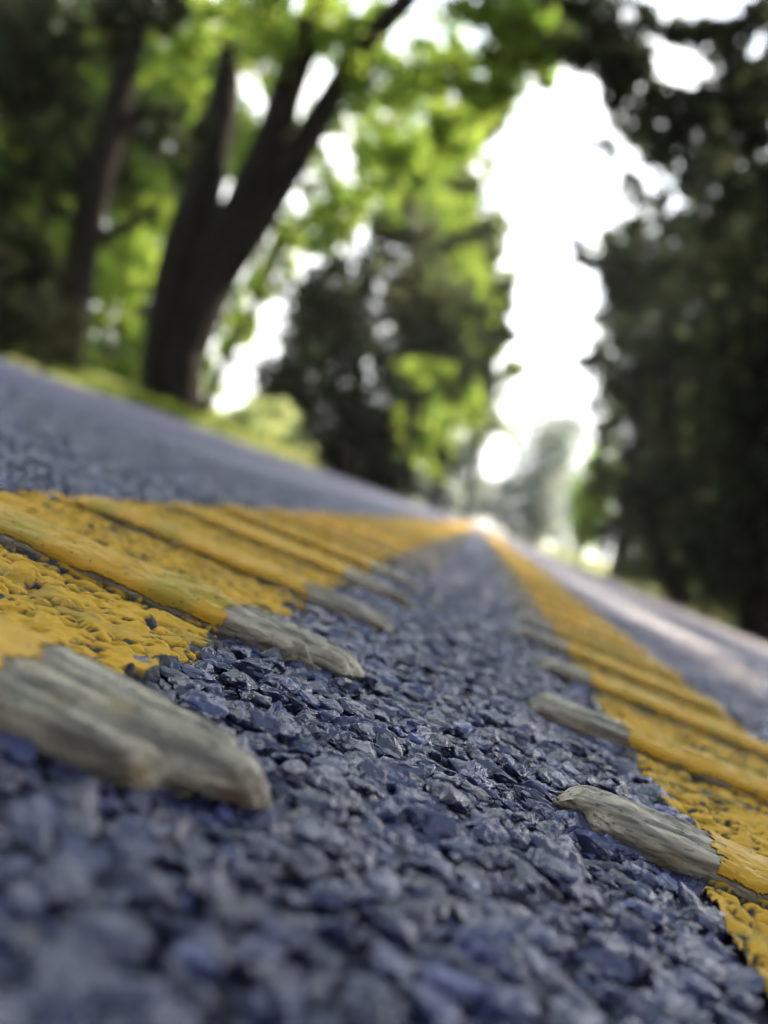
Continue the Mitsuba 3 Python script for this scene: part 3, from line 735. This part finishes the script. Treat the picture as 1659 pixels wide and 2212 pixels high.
plant('lime_shrub', 'bright low bush in full sun behind the base of the forked trunk', 'shrub',
      [B(240, 800, 20, 110, 60, n=1500), B(150, 780, 19, 90, 50, n=900), B(470, 800, 22, 60, 70, n=500)], trunks=[([ground_at(at(240, 870, 20)), at(240, 820, 20), at(242, 770, 20)], [0.06, 0.04, 0.02])], leaf=0.15, tint=LIME, seed=41)

Y10 = 38.0
plant('glare_scrub', 'added low scrub along the far left verge, sun glare put into its leaves', 'shrub',  # leaf tint whitened to carry the sun glare of the verge
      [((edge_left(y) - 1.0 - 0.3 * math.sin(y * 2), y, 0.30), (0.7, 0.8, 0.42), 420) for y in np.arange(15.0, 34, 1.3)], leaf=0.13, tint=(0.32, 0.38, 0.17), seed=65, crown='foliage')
plant('lime_shrub', 'small yellow green spray of sunlit leaves in front of the dark bushy tree', 'shrub',
      [B(905, 800, 19, 80, 45, n=130), B(890, 900, 19, 70, 90, n=90), B(960, 930, 20, 80, 80, n=160)], trunks=[([ground_at(at(880, 1010, 19)), at(888, 920, 19), at(900, 810, 19)], [0.05, 0.04, 0.02])], leaf=0.17, tint=LIME, seed=63)
plant('pale_tree', 'pale green tree behind the dark right hand trees, edging the white sky', 'tree',  # leaf tint lighter than that of the dark trees in front
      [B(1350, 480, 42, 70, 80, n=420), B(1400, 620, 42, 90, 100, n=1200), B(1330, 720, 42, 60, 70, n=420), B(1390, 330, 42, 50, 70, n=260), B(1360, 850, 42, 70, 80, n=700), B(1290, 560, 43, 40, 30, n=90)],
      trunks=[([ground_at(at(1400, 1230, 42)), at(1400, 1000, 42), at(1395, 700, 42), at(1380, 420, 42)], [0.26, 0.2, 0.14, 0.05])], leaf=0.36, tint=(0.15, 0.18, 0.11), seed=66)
plant('pale_tree', 'thin pale tree against the white sky left of the gap over the road', 'tree',
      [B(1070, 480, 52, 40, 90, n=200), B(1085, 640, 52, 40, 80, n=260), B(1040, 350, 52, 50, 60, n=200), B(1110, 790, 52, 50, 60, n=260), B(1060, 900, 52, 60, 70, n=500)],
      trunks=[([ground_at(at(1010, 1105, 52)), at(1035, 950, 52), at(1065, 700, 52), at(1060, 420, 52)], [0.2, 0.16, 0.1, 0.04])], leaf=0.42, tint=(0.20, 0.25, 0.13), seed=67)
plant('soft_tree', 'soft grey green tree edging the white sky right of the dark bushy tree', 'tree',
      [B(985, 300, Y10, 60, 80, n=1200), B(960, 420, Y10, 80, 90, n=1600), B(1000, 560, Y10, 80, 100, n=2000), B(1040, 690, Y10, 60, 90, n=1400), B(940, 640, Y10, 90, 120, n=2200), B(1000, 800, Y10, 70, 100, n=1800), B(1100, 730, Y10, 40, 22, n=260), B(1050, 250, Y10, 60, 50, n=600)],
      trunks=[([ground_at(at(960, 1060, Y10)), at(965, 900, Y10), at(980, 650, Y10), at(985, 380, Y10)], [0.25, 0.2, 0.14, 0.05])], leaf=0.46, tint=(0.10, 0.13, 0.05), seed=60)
plant('far_shrub', 'pale bushes closing the road end below the far trees, haze in their colour', 'shrub',
      [B(900, 1075, 64, 60, 30, n=900), B(980, 1090, 80, 70, 35, n=900), B(1060, 1110, 95, 60, 30, n=700), B(1120, 1130, 95, 60, 30, n=700), B(1200, 1150, 80, 60, 40, n=800)], leaf=0.42, tint=HAZE_PALE, seed=61)
plant('added_shade_tree', 'added unseen tree behind the camera, holding back sky light from the rear', 'tree',  # added unseen tree wall, put here to darken trunks and rib sides
      [((-3.5, -10, 4.0), (2.6, 1.6, 4.0), 4200), ((0.5, -11.5, 4.2), (2.8, 1.6, 4.2), 4400), ((4.0, -10, 4.0), (2.6, 1.6, 4.0), 4200), ((0.0, -9.5, 7.2), (3.4, 1.8, 1.6), 3000)],
      trunks=[([(0.4, -11.8, -0.3), (0.4, -11.8, 3), (0.3, -11.4, 7)], [0.3, 0.24, 0.08])], leaf=0.22, tint=DARK, seed=75)
for k, (x, y) in enumerate([(-5.2, -2.5), (5.4, -3.0)]):  # two more added trees out of view, holding back light from behind
    plant('added_shade_tree', ['added unseen tree behind the camera at left, shading trunks and road', 'added unseen tree behind the camera at right, shading trunks and road'][k], 'tree',
          [((x * 0.8, y, 6.5), (2.4, 2.8, 1.6), 4200), ((x * 1.05, y - 1, 3.8), (1.8, 3.0, 2.2), 4200), ((x * 1.1, y - 3, 2.2), (1.4, 2.4, 2.2), 3600), ((x * 0.5, y - 4, 4.5), (2.4, 1.4, 3.2), 4200), ((x * 1.1, y + 2.5, 3.2), (1.4, 2.2, 2.0), 3000)],
          trunks=[([(x, y, -0.3), (x, y, 2.5), (x * 0.8, y, 6.5)], [0.24, 0.2, 0.07])], leaf=0.17, tint=DARK, seed=70 + k)
for k, (bl, tr) in enumerate([([B(60, 200, 30, 170, 170, n=2600), B(40, 480, 30, 170, 170, n=2600), B(90, 690, 29, 130, 90, n=1700), B(200, 330, 31, 120, 150, n=1800)], [(60, 840), (60, 600), (60, 250)]),
                              ([B(290, 160, 33, 120, 150, n=1800), B(330, 420, 33, 110, 150, n=1800), B(250, 600, 32, 110, 110, n=1500), B(470, 250, 34, 110, 130, n=1300)], [(300, 880), (300, 600), (300, 200)])]):
    plant('wood_tree', ['dense dark tree filling the gaps behind the slender left tree', 'dense tree filling the gaps behind the forked stems'][k], 'tree', bl,
          trunks=[([ground_at(at(*tr[0], 30)), at(*tr[1], 30), at(*tr[2], 30)], [0.3, 0.24, 0.08])], leaf=0.34, tint=[WOOD, MID][k], seed=50 + k, group='trees of the left wood')

# grass on the verges
def grass():
    r = np.random.default_rng(77)
    n = 30000
    y = 9.5 + 36 * r.random(n) ** 1.2
    left = r.random(n) < 0.72
    x = np.where(left, edge_left(y) - 0.02 - 1.9 * r.random(n) ** 1.5, edge_right(y) + 0.02 + 0.9 * r.random(n) ** 1.5)
    z = terrain(x, y) - 0.01
    h = 0.05 + 0.09 * r.random(n)
    a = r.random(n) * 2 * np.pi
    w = 0.006 + 0.006 * r.random(n)
    b = np.stack([x, y, z], 1)
    d = np.stack([np.cos(a), np.sin(a), 0 * a], 1)
    lean = np.stack([np.cos(a * 3), np.sin(a * 3), 0 * a], 1) * (h * 0.5)[:, None]
    up = np.array([0, 0, 1.0]) * h[:, None]
    v = np.stack([b - d * w[:, None], b + d * w[:, None], b + up * 0.6 + lean * 0.3 + d * w[:, None] * 0.7, b + up + lean], 1).reshape(-1, 3)
    k = np.arange(n)[:, None] * 4
    f = np.stack([k + [0, 1, 2], k + [0, 2, 3]], 1).reshape(-1, 3)
    c = mikit_s(12.0, 15.0, y)[:, None] * [0.12, 0.09, 0.07] + np.array([0.14, 0.20, 0.035]) * (0.6 + 0.7 * r.random((n, 1)))  # farther grass paler: sun glare put into the colour
    return (v, f), np.repeat(c, 4, axis=0)


g, gc = grass()
add('grass', g, 'leaf_mat', color=gc)
tag('grass', 'short bright grass along the road verges', 'grass', kind='stuff')
# the sunny haze between the trees
scene['haze_air'] = {'type': 'homogeneous', 'albedo': {'type': 'rgb', 'value': [0.95, 0.95, 0.95]}, 'sigma_t': 0.0003}
scene['haze'] = {'type': 'cube', 'to_world': T().translate([0, 60, 8]).scale([1000, 1700, 11]), 'bsdf': {'type': 'null'}, 'interior': {'type': 'ref', 'id': 'haze_air'}}
scene['camera']['medium'] = {'type': 'ref', 'id': 'haze_air'}
tag('haze', 'thin bright haze in the air', kind='stuff')
print('leaves', LEAF_N[0], 'triangles', sum(len(w[1]) for w in meshkit.WRITTEN.values()))
